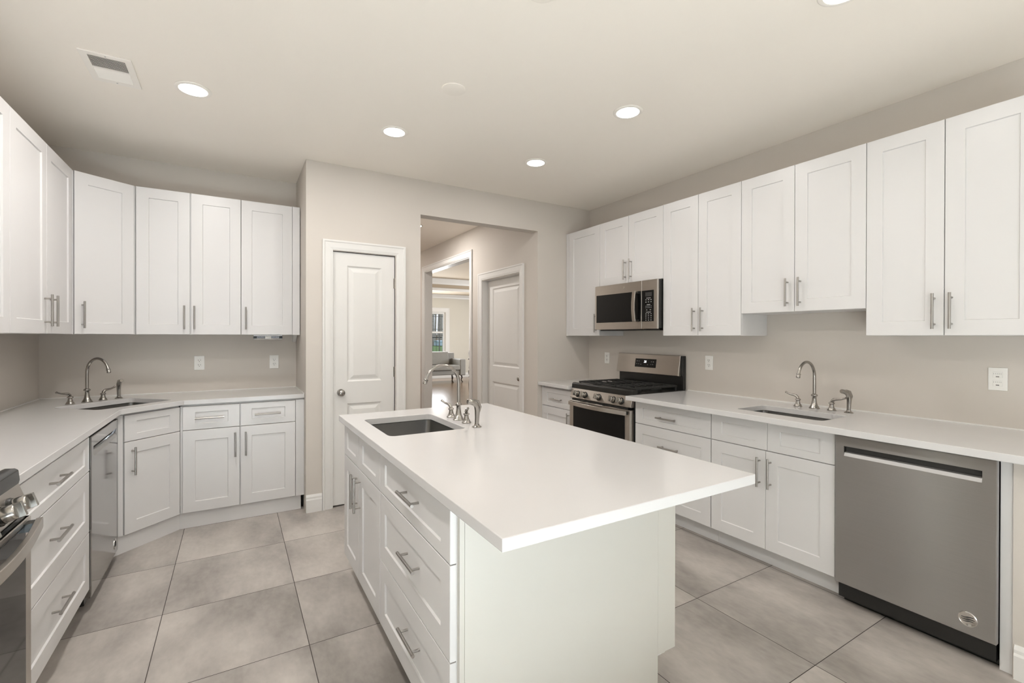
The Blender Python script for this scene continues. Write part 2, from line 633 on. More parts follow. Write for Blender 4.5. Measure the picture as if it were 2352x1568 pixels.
crown = [(0, 2.62), (.02, 2.62), (.03, 2.66), (.085, 2.72), (.085, 2.74), (0, 2.74)]
moulding('trim_1', crown, (HX1, LY), (9.0, LY), (0, -1), M['trim'], 'white crown moulding on the far living room wall')
crown2 = [(0, 2.93), (.02, 2.93), (.035, 2.98), (.10, 3.07), (.10, 3.10), (0, 3.10)]
moulding('trim_2', crown2, (3.6, 13.1), (8.0, 13.1), (0, -1), M['trim'], 'crown moulding inside the tray ceiling')
band = [(0, 2.74), (.03, 2.74), (.03, 2.81), (.015, 2.83), (0, 2.83)]
moulding('trim_3', band, (3.6, 13.1), (8.0, 13.1), (0, -1), M['trim'], 'moulding on the lip of the tray ceiling')
BASE = [(0, 0), (.016, 0), (.016, .095), (.012, .105), (.012, .118), (.005, .135), (0, .135)]
BASE2 = [(0, 0), (.018, 0), (.018, .11), (.008, .14), (0, .14)]
moulding('baseboard_living', BASE2, (HX1, LY), (9.0, LY), (0, -1), M['trim'], 'white baseboard of the far living room wall')

window('window_2', 'white sash window behind the grey sofa', 5.06, 5.985, .66, 2.16, LY + .02,
       bars=[('r', 1.50, 5.12, 5.925), ('v', 5.80, .72, 1.47), ('v', 5.80, 1.53, 2.1), ('v', 5.25, .72, 1.47), ('v', 5.25, 1.53, 2.1),
             ('h', 2.02, 5.12, 5.925), ('h', 1.60, 5.12, 5.925), ('h', 1.40, 5.12, 5.925), ('h', .84, 5.12, 5.925)])
window('window_3', 'second living room window hidden by the doorway', 3.5, 4.4, .66, 2.16, LY + .02, bars=[('r', 1.5, 3.56, 4.34)])


def casing(name, label, rect, axis, pos, out, w=.075, th=.02, foot=0.0):
    """three-sided door casing. axis 'y': wall of constant y; axis 'x': wall of constant x. rect = inner a0,a1,top"""
    a0, a1, top = rect
    prof = [(0, 0), (w, 0), (w, th), (w - .012, th), (w - .02, th * .75), (.02, th * .62), (.008, th * .45), (0, th * .4)]
    m = MB()
    path = [(a0, foot, -1, 0), (a0, top, -1, 1), (a1, top, 1, 1), (a1, foot, 1, 0)]
    loops = []
    for a, z, sa, sz in path:
        l = []
        for d, h in prof:
            aa, zz = a + sa * d, z + sz * d
            l.append((aa, pos + out * h, zz) if axis == 'y' else (pos + out * h, aa, zz))
        loops.append(l)
    m.loft(loops)
    return struct(m.build(name, M['trim'], smooth=False), label)


casing('trim_11', 'wide white casing of the living room window', (5.06, 5.985, 2.16), 'y', LY, -1, w=.15, th=.025, foot=.5)
# closet door
casing('trim_4', 'white moulded casing around the closet door', (DX0 + .004, DX1 + .008, 2.048), 'y', YB, -1, w=.078)
m = MB().box(DX0, DX0 + .006, YB + .001, YB + .119, 0, DZ).box(DX1 - .0, DX1 + .008, YB + .001, YB + .119, 0, DZ)
m.box(DX0, DX1, YB + .001, YB + .119, DZ, DZ + .006)
m.box(DX0 + .006, DX0 + .02, YB + .058, YB + .075, .01, DZ)
struct(m.build('trim_5', M['trim'], smooth=False), 'jamb of the closet door')


def panel_door(name, label, w, h, panels, th=.035):
    """moulded panel door in local coordinates: x across, face at y=0, z up"""
    m = MB()
    b = m.bm
    zs = [0] + [z for p in panels for z in p] + [h]
    st = .11 if w < .6 else .12
    # front face pieces: stiles, rails
    def q(x0, x1, z0, z1):
        m.face([(x0, 0, z0), (x1, 0, z0), (x1, 0, z1), (x0, 0, z1)])
    q(0, st, 0, h)
    q(w - st, w, 0, h)
    for i in range(0, len(zs), 2):
        q(st, w - st, zs[i], zs[i + 1])
    for z0, z1 in panels:
        def ring(d, y):
            return [(st + d, y, z0 + d), (w - st - d, y, z0 + d), (w - st - d, y, z1 - d), (st + d, y, z1 - d)]
        R = [ring(0, 0), ring(.012, .010), ring(.022, .010), ring(.05, .002)]
        for p, r in zip(R, R[1:]):
            for i in range(4):
                j = (i + 1) % 4
                m.face([p[i], p[j], r[j], r[i]])
        m.face(R[-1])
    # edges and back
    m.face([(0, 0, 0), (0, 0, h), (0, th, h), (0, th, 0)])
    m.face([(w, 0, 0), (w, 0, h), (w, th, h), (w, th, 0)])
    m.face([(0, 0, h), (w, 0, h), (w, th, h), (0, th, h)])
    m.face([(0, 0, 0), (w, 0, 0), (w, th, 0), (0, th, 0)])
    m.face([(0, th, 0), (w, th, 0), (w, th, h), (0, th, h)])
    bmesh.ops.remove_doubles(b, verts=b.verts, dist=.0001)
    return struct(m.build(name, M['trim'], smooth=False), label)


d1 = panel_door('door_1', 'narrow white two-panel closet door with a round knob', .4965, 2.026, [(.24, .808), (.985, 1.922)])
d1.location = (.674, 3.906, .012)
KNOB = [(.0, .062), (.014, .0615), (.023, .056), (.0275, .047), (.0275, .042), (.022, .034), (.012, .027), (.010, .010), (.026, .008), (.029, .003), (.029, 0), (0, 0)]
kn = MB().lathe([(max(r, .0005), h) for r, h in KNOB], (.06, 0, .90), '-y', 24).build('door_knob', M['nickel'], d1)
for z in (1.80, 1.05, .28):
    hg = MB().tube([(.498, -.006, z - .045), (.498, -.006, z + .045)], .006, 10)
    hg.box(.488, .4985, -.001, .002, z - .042, z + .042).box(.4985, .506, -.004, .0, z - .042, z + .042)
    hg.build('hinge', M['nickel'], d1)

# hall door
casing('trim_6', 'white casing around the hall door', (D2Y0 - .004, D2Y1 + .004, D2Z + .006), 'x', HX0, -1, w=.085)
m = MB().box(HX0 + .001, HX1 - .001, D2Y0 - .001, D2Y0 + .006, 0, D2Z).box(HX0 + .001, HX1 - .001, D2Y1 - .006, D2Y1 + .001, 0, D2Z)
m.box(HX0 + .001, HX1 - .001, D2Y0, D2Y1, D2Z - .001, D2Z + .006)
struct(m.build('trim_7', M['trim'], smooth=False), 'jamb of the hall door')
d2 = panel_door('door_2', 'white two-panel door on the hall wall', .855, 2.03, [(.25, .81), (1.0, 1.935)])
d2.location = (2.705, D2Y1 - .010, .01)
d2.rotation_euler = (0, 0, -PI / 2)
MB().lathe([(max(r, .0005), h) for r, h in KNOB], (.80, 0, .895), '-y', 20).build('door_knob', M['nickel'], d2)
# tall cased doorway to the living room
casing('trim_8', 'white casing of the tall doorway to the living room', (AY0, AY1, AZ), 'x', HX0, -1, w=.085)
m = MB().box(HX0, HX1, AY0 - .001, AY0 + .012, 0, AZ).box(HX0, HX1, AY1 - .012, AY1 + .001, 0, AZ).box(HX0, HX1, AY0, AY1, AZ - .012, AZ + .001)
struct(m.build('trim_9', M['trim'], smooth=False), 'jamb of the tall doorway')
moulding('baseboard_back', BASE, (XC - .0, YB), (DX0 - .0755, YB), (0, -1), M['trim'], 'short white baseboard left of the closet door')
moulding('baseboard_front', BASE, (DX1 + .087, YB), (OX0, YB), (0, -1), M['trim'], 'white baseboard right of the closet door')
moulding('baseboard_hall', BASE, (HX0, AY0 - .086), (HX0, D2Y1 + .09), (-1, 0), M['trim'], 'white baseboard of the hall wall')
# low wall that ends the right-hand run
struct(MB().box(2.69, XR, .43, .566, 0, .876).build('wall_knee', M['wall'], smooth=False), 'low wall closing the right cabinet run')
moulding('baseboard_right', BASE, (2.69, .56), (2.69, .43), (-1, 0), M['trim'], 'white baseboard of the low wall')

# ------------------------------------------------------------------ outside, behind the living room window
MB().loft([[(x, 14.46, -.6), (x, 14.46, -.35), (x, 17.5, -.05), (x, 21, .42), (x, 25, .76), (x, 34, .84), (x, 60, .9), (x, 60, -.6)] for x in (-20, 42)]).build('lawn', M['grass'])
tag(bpy.data.objects['lawn'], 'green lawn outside the living room window', 'lawn', kind='stuff')
fence = thing('picket_fence', 'black metal picket fence outside the living room window', 'fence', (8.2, 20, .30))
for z in (.12, 1.0):
    MB().box(-4, 4, -.02, .02, z, z + .04).build('rail', M['fence'], fence)
for i in range(48):
    x = -3.9 + i * .165
    MB().box(x - .006, x + .006, -.006, .006, 0, 1.06 if i % 6 else 1.32).build('picket', M['fence'], fence)


def tree(x, y, h, r, label):
    t = thing('bare_tree', label, 'tree', (x, y, (.88 if y > 35 else .85) if y > 28 else .79), 0, 'bare trees outside the window')
    MB().tube([(0, 0, 0), (.05, 0, h * .3), (-.05, .05, h * .6), (0, 0, h)], [r, r * .8, r * .55, r * .12], 10).build('trunk', M['bark'], t)
    m = MB()
    for k in range(46):
        a = random.uniform(0, 2 * PI)
        z = random.uniform(.25, .9) * h
        l = random.uniform(.8, 2.2) * (1.2 - z / h)
        p = Vector((0, 0, z))
        d = Vector((math.cos(a), math.sin(a), random.uniform(.2, .8))).normalized()
        q = p + d * l * .5
        e = q + (d + Vector((random.uniform(-.5, .5), random.uniform(-.5, .5), .3))).normalized() * l * .6
        m.tube([p, q, e], [r * .28, r * .16, .01], 5)
        for s_ in range(3):
            g = q + Vector((random.uniform(-.5, .5), random.uniform(-.5, .5), random.uniform(0, .6)))
            m.tube([q, g], [r * .1, .008], 4)
    m.build('branches', M['bark'], t)['kind'] = 'stuff'


tree(10.42, 27, 7, .13, 'slim bare tree left in the living room window, behind the fence')
tree(13.62, 33.5, 9, .27, 'thick bare tree right in the living room window, behind the fence')
tree(12.0, 30.5, 7, .08, 'thin bare tree in the middle of the living room window')
tree(15.4, 40.5, 9, .2, 'farthest bare tree in the living room window')
h = thing('house', 'tan low building far behind the window', 'house', (19.5, 48, .9))
MB().box(-9, 9, 0, 6, 0, .62).build('wall', M['brick'], h)
MB().prism_x([(-.3, .63), (6.3, .63), (3, .85)], -9.3, 9.3).build('roof', M['bark'], h)
h = thing('garden_shed', 'pale blue garden box beyond the fence', 'shed', (11.0, 26.6, .80))
MB().box(-.3, .9, 0, 1, 0, .26).build('wall', M['shed'], h)
MB().prism_x([(-.05, .262), (1.05, .262), (.5, .32)], -.35, .95).build('roof', M['shed'], h)

# ------------------------------------------------------------------ living room furniture
sf = thing('sofa', 'grey upholstered sofa with dark curved legs below the window', 'sofa', (4.95, 13.15, 0))
# local: x from -1.0 to 1.0, front at -y
MB().box(-.98, .98, -.38, .38, .22, .36).build('seat_base', M['sofa'], sf, bevel=.03)
for x0, x1 in ((-.86, -.008), (.008, .86)):
    m = MB().box(x0, x1, -.44, .18, .36, .505)
    m.build('seat_cushion', M['sofa'], sf, bevel=.035)
for x0, x1 in ((-.86, -.006), (.006, .72)):
    m = MB().loft([[(x0, .06, .505), (x1, .06, .505), (x1, .28, .505), (x0, .28, .505)],
                   [(x0, .14, .90), (x1, .14, .90), (x1, .34, .90), (x0, .34, .90)]])
    m.build('back_cushion', M['sofa'], sf, bevel=.04)
MB().box(-.98, .98, .28, .40, .22, .86).build('backrest', M['sofa'], sf, bevel=.03)
for s in (-1, 1):
    m = MB().box(min(s * .86, s * 1.05), max(s * .86, s * 1.05), -.42, .40, .2, .685)
    m.build('arm', M['sofa'], sf, bevel=.03)
for x, y in ((-.92, -.36), (.92, -.36), (-.92, .34), (.92, .34), (.62, -.36)):
    s = 1 if x > 0 else -1
    q = -1 if y < 0 else 1
    MB().tube([(x, y, .21), (x + s * .02, y + q * .02, .14), (x, y, .06), (x + s * .03, y + q * .03, 0)], [.03, .022, .015, .018], 8).build('leg', M['darkwood'], sf)

ch = thing('carved_chair', 'dark carved wooden chair just inside the living room doorway', 'chair', (4.71, 9.55, 0), math.radians(225))
for sx in (-1, 1):
    prof = [(.02, 0), (.022, .05), (.014, .08), (.024, .14), (.03, .30), (.016, .44), (.034, .47), (.018, .50), (.032, .54), (.034, .60), (.016, .63), (.026, .66), (.02, .72), (.018, .84), (.045, .865), (.018, .89), (.022, .93), (.028, 1.0), (.02, 1.06), (.004, 1.1)]
    MB().lathe(prof, (sx * .25, -.02, 0), 'z', 14).build('back_post', M['darkwood'], ch)
    MB().lathe([(.018, 0), (.02, .06), (.014, .1), (.026, .25), (.024, .40), (.03, .43), (.03, .45)], (sx * .25, .42, 0), 'z', 12).build('leg', M['darkwood'], ch)
MB().box(-.27, .27, -.02, .44, .43, .47).build('seat', M['darkwood'], ch, bevel=.01)
MB().box(-.24, .24, -.03, -.005, .55, 1.02).build('backrest', M['darkwood'], ch, bevel=.01)


# ------------------------------------------------------------------ handles
def _pull_mesh(L, r=.006, off=.032):
    m = MB()
    m.tube([(0, -off, -L / 2), (0, -off, L / 2)], r, 12)
    for z in (-L * .365, L * .365):
        m.tube([(0, 0, z), (0, -off, z)], r * .82, 8)
    o = m.build('handle', M['pull'])
    me = o.data
    bpy.data.objects.remove(o)
    return me


PULL = _pull_mesh(.176)


def pull(parent, x, z, y, horizontal=False):
    o = bpy.data.objects.new('handle', PULL)
    C.objects.link(o)
    o.parent = parent
    o.location = (x, y, z)
    if horizontal:
        o.rotation_euler = (0, PI / 2, 0)
    return o


def fronts(root, lst):
    """lst: (kind, x0, x1, z0, z1, handle) with handle None | ('v', x, zc) | ('h', xc, z)"""
    for kind, x0, x1, z0, z1, hd in lst:
        rl = .042 if (z1 - z0) < .2 else .073
        st = min(.072, (x1 - x0) * .27)
        m = MB().shaker(x0 + .0006, x1 - .0006, z0, z1, st, rl)
        d = m.build('door' if kind == 'd' else 'drawer' if kind == 'w' else 'false_front', M['cab'], root, smooth=False)
        if hd:
            y = -.02 if (hd[0] == 'v' or rl == .073 and False) else -.013
            pull(d, hd[1], hd[2], y, hd[0] == 'h')


def wall_cab(label, loc, rz, wd, z0, z1, dep, lst, filler=None):
    r = thing('wall_cabinet', label, 'cabinet', (loc[0], loc[1], z0), rz, None)
    MB().box(0, wd, 0, dep, 0, z1 - z0).build('body', M['cab'], r, bevel=.0008)
    fronts(r, [(k, a, b, c - z0, d - z0, (h[0], h[1], h[2] - z0) if h else None) for k, a, b, c, d, h in lst])
    if filler:
        MB().box(filler[0], filler[1], -.0175, 0, 0, z1 - z0).build('filler', M['cab'], r)
    return r


UT, UB = 2.434, 1.374
G = .0015
XU = 3.006      # body front of the right wall cabinets
DU = XR - XU - .001


def rx(y, y_left):      # local x of a world y on the right wall run
    return y_left - y


def right_upper(label, yl, yr, z0, split, handles, filler=None):
    lst = []
    eds = [yl - (filler or 0), *split, yr]
    for i in range(len(eds) - 1):
        h = handles[i]
        lst.append(('d', rx(eds[i], yl) + .001, rx(eds[i + 1], yl) - .001, z0 + .001, UT - .001, ('v', rx(h, yl), z0 + .1205) if h else None))
    return wall_cab(label, (XU, yl - .0005, 0), RIGHT, yl - yr - .001, z0, UT, DU, lst, (0, filler - .002) if filler else None)


right_upper('tall white wall cabinet in the corner, half hidden by the microwave', 3.888, 3.370, UB, [], [3.412], filler=.045)
right_upper('short white double door wall cabinet above the microwave', 3.370, 2.608, 1.838, [2.997], [3.028, 2.960])
right_upper('tall white double door wall cabinet right of the microwave', 2.608, 1.932, UB, [2.2768], [2.306, 2.234])
right_upper('shorter white double door wall cabinet above the right-hand sink', 1.932, 1.1973, 1.5236, [1.5785], [1.618, 1.542])
right_upper('tall white double door wall cabinet above the dishwasher at the far right', 1.1973, .540, UB, [.8686], [.905, .840])

# back-left run (facing the camera)
YU = 4.25
r = wall_cab('white double door wall cabinet to the right of the corner wall cabinet', (-.6035, YU, 0), 0, .650, UB, UT, YF - YU - .001,
             [('d', .001, .3195, UB + .001, UT - .001, ('v', .286, UB + .127)), ('d', .3255, .649, UB + .001, UT - .001, ('v', .348, UB + .127))])
r = wall_cab('single door white wall cabinet against the return wall', (.0474, YU, 0), 0, .4225, UB, UT, YF - YU - .001,
             [('d', .001, .366, UB + .001, UT - .001, ('v', .032, UB + .13))], (.3675, .4225))
# left wall (facing right); local x = y - y0
XLU = -.915
for lab, y0, y1, spl, hs in (('white double door wall cabinet on the left wall next to the corner one', 3.057, 4.0235, 3.553, (3.535, 3.598)),
                             ('white wall cabinet at the far left, cut off by the picture edge', 2.10, 3.055, 2.58, (2.55, 2.61))):
    wall_cab(lab, (XLU, y0 + .0005, 0), LEFT, y1 - y0 - .001, UB, UT, XLU - XL - .001,
             [('d', .001, spl - y0 - .001, UB + .001, UT - .001, ('v', hs[0] - y0 - .022, UB + .13)),
              ('d', spl - y0 + .001, y1 - y0 - .001, UB + .001, UT - .001, ('v', hs[1] - y0 + .01, UB + .13))])
# diagonal corner wall cabinet
ax, ay, bx_, by_ = -.893, 4.0285, -.606, 4.2325
ang = math.atan2(by_ - ay, bx_ - ax)
Ld = math.hypot(bx_ - ax, by_ - ay)
nx, ny = math.sin(ang), -math.cos(ang)      # outward
r = thing('corner_wall_cabinet', 'diagonal white corner wall cabinet above the corner sink', 'cabinet', (ax - nx * .02, ay - ny * .02, UB), ang)
inv = Matrix.Rotation(-ang, 2)
poly = []
for px, py in ((ax - .022 * 1, ay + .004), (-.6062, by_ + .018), (-.6062, YF - .001), (XL + .001, YF - .001), (XL + .001, ay)):
    v = inv @ Vector((px - (ax - nx * .02), py - (ay - ny * .02)))
    poly.append((v.x, v.y))
MB().prism(poly, 0, UT - UB).build('body', M['cab'], r)
fronts(r, [('d', .008, Ld - .006, .001, UT - UB - .001, ('v', .048, .127))])


# ------------------------------------------------------------------ base cabinets
ZT, ZD, ZD2, ZK = .868, .697, .3975, .114


def base_cab(name, label, loc, rz, wd, dep, lst, toe=.064, filler=None, ends=(True, True), toe_x=None):
    """open-topped carcass built of boards, fronts in front of it; local y=0 is the carcass front"""
    r = thing(name, label, 'cabinet', loc, rz)
    m = MB()
    m.box(0, wd, 0, .012, ZK, .875)                       # face frame
    m.box(0, .016, .012, dep, ZK, .875).box(wd - .016, wd, .012, dep, ZK, .875)
    m.box(.016, wd - .016, .012, dep, ZK, ZK + .016)
    m.box(.016, wd - .016, dep - .012, dep, ZK + .016, .875)
    m.build('body', M['cab'], r)
    t0, t1 = toe_x or (0, wd)
    MB().box(t0, t1, toe, toe + .016, 0, ZK - .001).build('toe_kick', M['cab'], r)
    fronts(r, lst)
    if filler:
        MB().box(filler[0], filler[1], -.018, 0, ZK if len(filler) < 3 else filler[2], ZT).build('filler', M['cab'], r)
    return r


XB = 2.702
DB = XR - XB - .001
yl = 3.889
base_cab('base_cabinet', 'narrow white base cabinet left of the range on the right wall', (XB, yl, 0), RIGHT, yl - 3.392, DB,
         [('w', yl - 3.872, yl - 3.396, ZD + .003 - .02, ZT - .012, ('h', yl - 3.635, .758)), ('d', yl - 3.872, yl - 3.396, ZK + .002, ZD - .022, ('v', yl - 3.44, .565))],
         filler=(0, yl - 3.874))
yl = 2.613
base_cab('base_cabinet', 'white three drawer base cabinet right of the range, half behind the island', (XB, yl, 0), RIGHT, yl - 1.9425, DB,
         [('w', .002, yl - 1.944, ZD + .002, ZT - .004, ('h', yl - 2.302, .770)),
          ('w', .002, yl - 1.944, ZD2 + .002, ZD - .002, ('h', yl - 2.28, .56)),
          ('w', .002, yl - 1.944, ZK + .001, ZD2 - .002, ('h', yl - 2.28, .275))])
yl = 1.9415
base_cab('base_cabinet', 'white two door sink base cabinet under the right-hand sink', (XB, yl, 0), RIGHT, yl - 1.2075, DB,
         [('f', .003, yl - 1.568, ZD + .002, ZT - .004, None), ('f', yl - 1.567, yl - 1.2085, ZD + .002, ZT - .004, None),
          ('d', .003, yl - 1.5775, ZK + .001, ZD - .002, ('v', yl - 1.611, .568)), ('d', yl - 1.5765, yl - 1.2085, ZK + .001, ZD - .002, ('v', yl - 1.546, .570))])
ep = thing('end_panel', 'plain white end panel right of the dishwasher', 'cabinet panel', (2.70, .6055, 0), RIGHT)
MB().box(0, .0385, 0, .59, 0, .876).build('panel', M['cab'], ep, bevel=.002)

# left wall run: three wide drawers
XLB = -.632
DLB = XLB - XL - .001
y0 = 2.078
base_cab('base_cabinet', 'white three drawer base cabinet between the left range and dishwasher', (XLB, y0, 0), LEFT, 3.032 - y0, DLB,
         [('w', .002, 2.998 - y0 + .03, ZD + .002, ZT - .004, ('h', 2.545 - y0, .785)),
          ('w', .002, 2.998 - y0 + .03, ZD2 + .002, ZD - .002, ('h', 2.552 - y0, .563)),
          ('w', .002, 2.998 - y0 + .03, ZK + .001, ZD2 - .002, ('h', 2.572 - y0, .267))], toe=.075)
# back-left run: two drawers over two doors
YBB = 4.005
x0 = -.3165
r = base_cab('base_cabinet', 'white base cabinet with two drawers and two doors against the back wall', (x0, YBB, 0), 0, .4745 - x0, YF - YBB - .001,
         [('w', .006, .3525, ZD + .002, ZT - .004, ('h', -.150 - x0, .779)), ('w', .3575, .728, ZD + .002, ZT - .004, ('h', .220 - x0, .777)),
          ('d', .006, .352, ZK + .001, ZD - .002, ('v', .007 - x0, .569)), ('d', .358, .728, ZK + .001, ZD - .002, ('v', .075 - x0, .569))],
         toe=.004, filler=(.731, .791), toe_x=(-.016, .770))
MB().box(-.0075, .0055, -.010, 0, ZK, ZT).build('stile', M['cab'], r)
# diagonal corner sink base
ax, ay, bx_, by_ = -.5876, 3.7331, -.3195, 3.9854
ang = math.atan2(by_ - ay, bx_ - ax)
Ld = math.hypot(bx_ - ax, by_ - ay)
nx, ny = math.sin(ang), -math.cos(ang)
kx, ky = ax - nx * .02, ay - ny * .02
r = thing('corner_base_cabinet', 'diagonal white corner base cabinet under the left sink', 'cabinet', (kx, ky, 0), ang)
inv = Matrix.Rotation(-ang, 2)


def loc2(px, py):
    v = inv @ Vector((px - kx, py - ky))
    return (v.x, v.y)


m = MB().box(-.0, Ld, 0, .012, ZK, .875)
q = [loc2(XL + .002, YF - .002), loc2(XL + .02, YF - .002), loc2(XL + .02, 3.68), loc2(XL + .002, 3.68)]
m.prism(q, ZK, .875)
q = [loc2(XL + .02, YF - .002), loc2(XL + .02, YF - .02), loc2(-.335, YF - .02), loc2(-.335, YF - .002)]
m.prism(q, ZK, .875)
m.build('body', M['cab'], r)
MB().box(-.055, Ld + .006, .002, .016, 0, ZK - .001).build('toe_kick', M['cab'], r)
fronts(r, [('f', .0, Ld - .006, ZD + .002, ZT - .004, None), ('d', .0, Ld - .006, ZK + .001, ZD - .002, ('v', .044, .572))])
q = [loc2(-.628, 3.658), loc2(-.628, 3.7), loc2(ax - .013, ay - .012), loc2(-.604, 3.658)]
MB().box(-.045, -.004, -.012, .004, ZK, ZT).build('filler', M['cab'], r)

# ------------------------------------------------------------------ island
XI = .5665
yl = 2.7935
far_ = base_cab('island_cabinet', 'white island sink cabinet with two doors at the far end of the island', (XI, yl, 0), RIGHT, yl - 2.0325, .88,
         [('f', .001, yl - 2.4345, ZD - .007, ZT - .004, None), ('f', yl - 2.4325, yl - 2.0345, ZD - .007, ZT - .004, None),
          ('d', .001, yl - 2.4345, ZK + .001, ZD - .011, ('v', yl - 2.473, .565)), ('d', yl - 2.4325, yl - 2.0345, ZK + .001, ZD - .011, ('v', yl - 2.400, .565))], toe=.075)
yl = 2.0315
near = base_cab('island_cabinet', 'white island cabinet with three drawers at the near end of the island', (XI, yl, 0), RIGHT, yl - 1.2655, .88,
         [('w', .001, yl - 1.2665, ZD - .007, ZT - .004, ('h', yl - 1.624, .7825)),
          ('w', .001, yl - 1.2665, ZD2 + .002, ZD - .011, ('h', yl - 1.615, .5575)),
          ('w', .001, yl - 1.2665, ZK + .001, ZD2 - .002, ('h', yl - 1.610, .2765))], toe=.075)
e0, e1 = yl - 1.2645, yl - 1.2455
MB().box(e0, e1, .0185, .8375, 0, .876).build('end_panel', M['panel'], near)
MB().box(e0, e1, .838, .9345, .137, .876).build('end_board', M['panel'], near)
MB().box(e0, e1 - .002, .0025, .018, 0, .876).build('edge_strip', M['panel'], near)
for cabn, w_ in ((far_, .761), (near, .766)):
    MB().box(0, w_, .8805, .9005, .114, .876).build('back_panel', M['panel'], cabn)
    MB().box(0, w_, .826, .842, 0, .113).build('toe_kick', M['panel'], cabn)
# bridge: cabinets are .88 deep from XI to 1.4465

# ------------------------------------------------------------------ countertops
CT, CB = .9114, .8785
hole = rrect(.7945, 2.334, .381, .50, .03)
slab_hole('countertop', [(.5157, .9024), (1.480, .9024), (1.480, 2.800), (.5157, 2.800)], hole, CB, CT, M['quartz'])
tag(bpy.data.objects['countertop'], 'white quartz top of the island with an overhang toward the camera', 'countertop')
hole = rrect(2.879, 1.546, .302, .50, .03)
o = slab_hole('countertop', [(2.58, .42), (XR - .001, .42), (XR - .001, 2.615), (2.58, 2.615)], hole, CB, CT, M['quartz'])
tag(o, 'long white quartz countertop on the right wall with an undermount sink', 'countertop')
o = slab_hole('countertop', [(2.632, 3.396), (XR - .001, 3.396), (XR - .001, YB - .001), (2.632, YB - .001)], None, CB, CT, M['quartz'])
tag(o, 'small piece of white quartz countertop left of the range', 'countertop')
sa = math.radians(45.5)
SCX, SCY = -.677, 4.026
hole = rrect(SCX, SCY, .485, .375, .03, sa)
o = slab_hole('countertop', [(XL + .001, 2.078), (-.598, 2.078), (-.598, 3.655), (-.586, 3.690), (-.335, 3.945), (-.300, 3.9716), (XC - .001, 3.9716), (XC - .001, YF - .001), (XL + .001, YF - .001)], hole, CB, CT, M['quartz'])
tag(o, 'white quartz countertop bending round the left corner sink', 'countertop')
# white caulk beads where the tops meet the walls
m = MB()
m.box(XR - .006, XR - .0005, .43, 2.61, CT, CT + .006)
m.box(XL + .0005, XL + .006, 2.08, YF - .006, CT, CT + .006).box(XL + .006, XC - .001, YF - .006, YF - .0005, CT, CT + .006)
m.box(XC - .006, XC - .0005, 3.975, YF - .006, CT, CT + .006)
struct(m.build('trim_10', M['trim'], smooth=False), 'thin white caulk line where the countertops meet the walls')


# ------------------------------------------------------------------ sinks
def sink(label, cx, cy, wdt, hgt, ang=0.0, depth=.19):
    r = thing('undermount_sink', label, 'sink', (cx, cy, 0), ang)
    m = MB()
    top = CB - .002
    L = [[(x, y, top) for x, y in rrect(0, 0, wdt + .05, hgt + .05, .03, 0, 5)],
         [(x, y, top) for x, y in rrect(0, 0, wdt + .004, hgt + .004, .03, 0, 5)],
         [(x, y, top - depth * .85) for x, y in rrect(0, 0, wdt - .012, hgt - .012, .035, 0, 5)],
         [(x, y, top - depth * .97) for x, y in rrect(0, 0, wdt - .03, hgt - .03, .04, 0, 5)],
         [(x, y, top - depth) for x, y in rrect(0, 0, wdt - .07, hgt - .07, .03, 0, 5)],
         [(x, y, top - depth - .004) for x, y in rrect(0, 0, .09, .09, .044, 0, 5)]]
    m.loft(L, cap0=False, cap1=True)
    m.build('basin', M['sink'], r, sharp=50)
    MB().lathe([(.0005, -.0005), (.036, 0), (.042, .003), (.042, .0045), (.03, .004), (.024, .001), (.0005, .0015)], (0, 0, top - depth - .0035), 'z', 24).build('drain', M['chrome'], r)
    return r


sink('rectangular undermount steel sink in the island', .7945, 2.334, .381, .50)
sink('undermount steel sink in the right-hand countertop', 2.879, 1.546, .302, .50)
sink('undermount steel sink set diagonally in the left corner', SCX, SCY, .485, .375, sa)


# ------------------------------------------------------------------ faucets and side sprayers
def faucet(label, loc, rz, dx=.1, lever=(.5, .0)):
    r = thing('bridge_faucet', label, 'faucet', loc, rz)
    bell = [(.0005, 0), (.030, 0), (.030, .004), (.026, .008), (.0225, .018), (.020, .020), (.0155, .034), (.0125, .055), (.0115, .072), (.0125, .076),
            (.018, .080), (.019, .084), (.018, .088), (.012, .092), (.009, .096), (.0005, .097)]
    MB().lathe(bell, (0, 0, 0), 'z', 24).build('base', M['nickel'], r)
    pts = [(0, 0, .09), (0, 0, .15), (0, 0, .20)]
    R = .094
    for k in range(1, 17):
        a = PI * k / 16 * .93
        pts.append((0, -R + R * math.cos(a), .204 + R * math.sin(a)))
    MB().tube(pts, [.0092] * 4 + [.0092 - .0012 * i / 15 for i in range(15)], 14).build('spout', M['nickel'], r)
    e = Vector(pts[-1])
    d = (Vector(pts[-1]) - Vector(pts[-2])).normalized()
    MB().tube([e - d * .006, e - d * .002, e + d * .001, e + d * .004, e + d * .018, e + d * .022], [.0085, .0125, .0125, .0098, .0122, .0105], 16).build('aerator', M['nickel'], r)
    for s in (-1, 1):
        b = [(.0005, 0), (.025, 0), (.025, .004), (.021, .008), (.018, .017), (.015, .019), (.012, .032), (.0115, .040), (.016, .043), (.017, .046), (.016, .049), (.0105, .053), (.0005, .054)]
        hdl = MB().lathe(b, (s * dx, 0, 0), 'z', 20).build('handle_base', M['nickel'], r)
        c = math.cos(lever[1] * s)
        L = .078
        up = [(0, .048), (.004, .060), (.014, .070), (.030, .073), (.052, .076), (L - .006, .084), (L, .087), (L + .004, .089)]
        rad = [.009, .0098, .009, .0072, .0058, .0056, .0075, .003]
        pp = [(s * dx + s * t * math.cos(lever[1]), -t * math.sin(lever[1]), z) for t, z in up]
        MB().tube(pp, rad, 12).build('lever', M['nickel'], hdl)
    return r


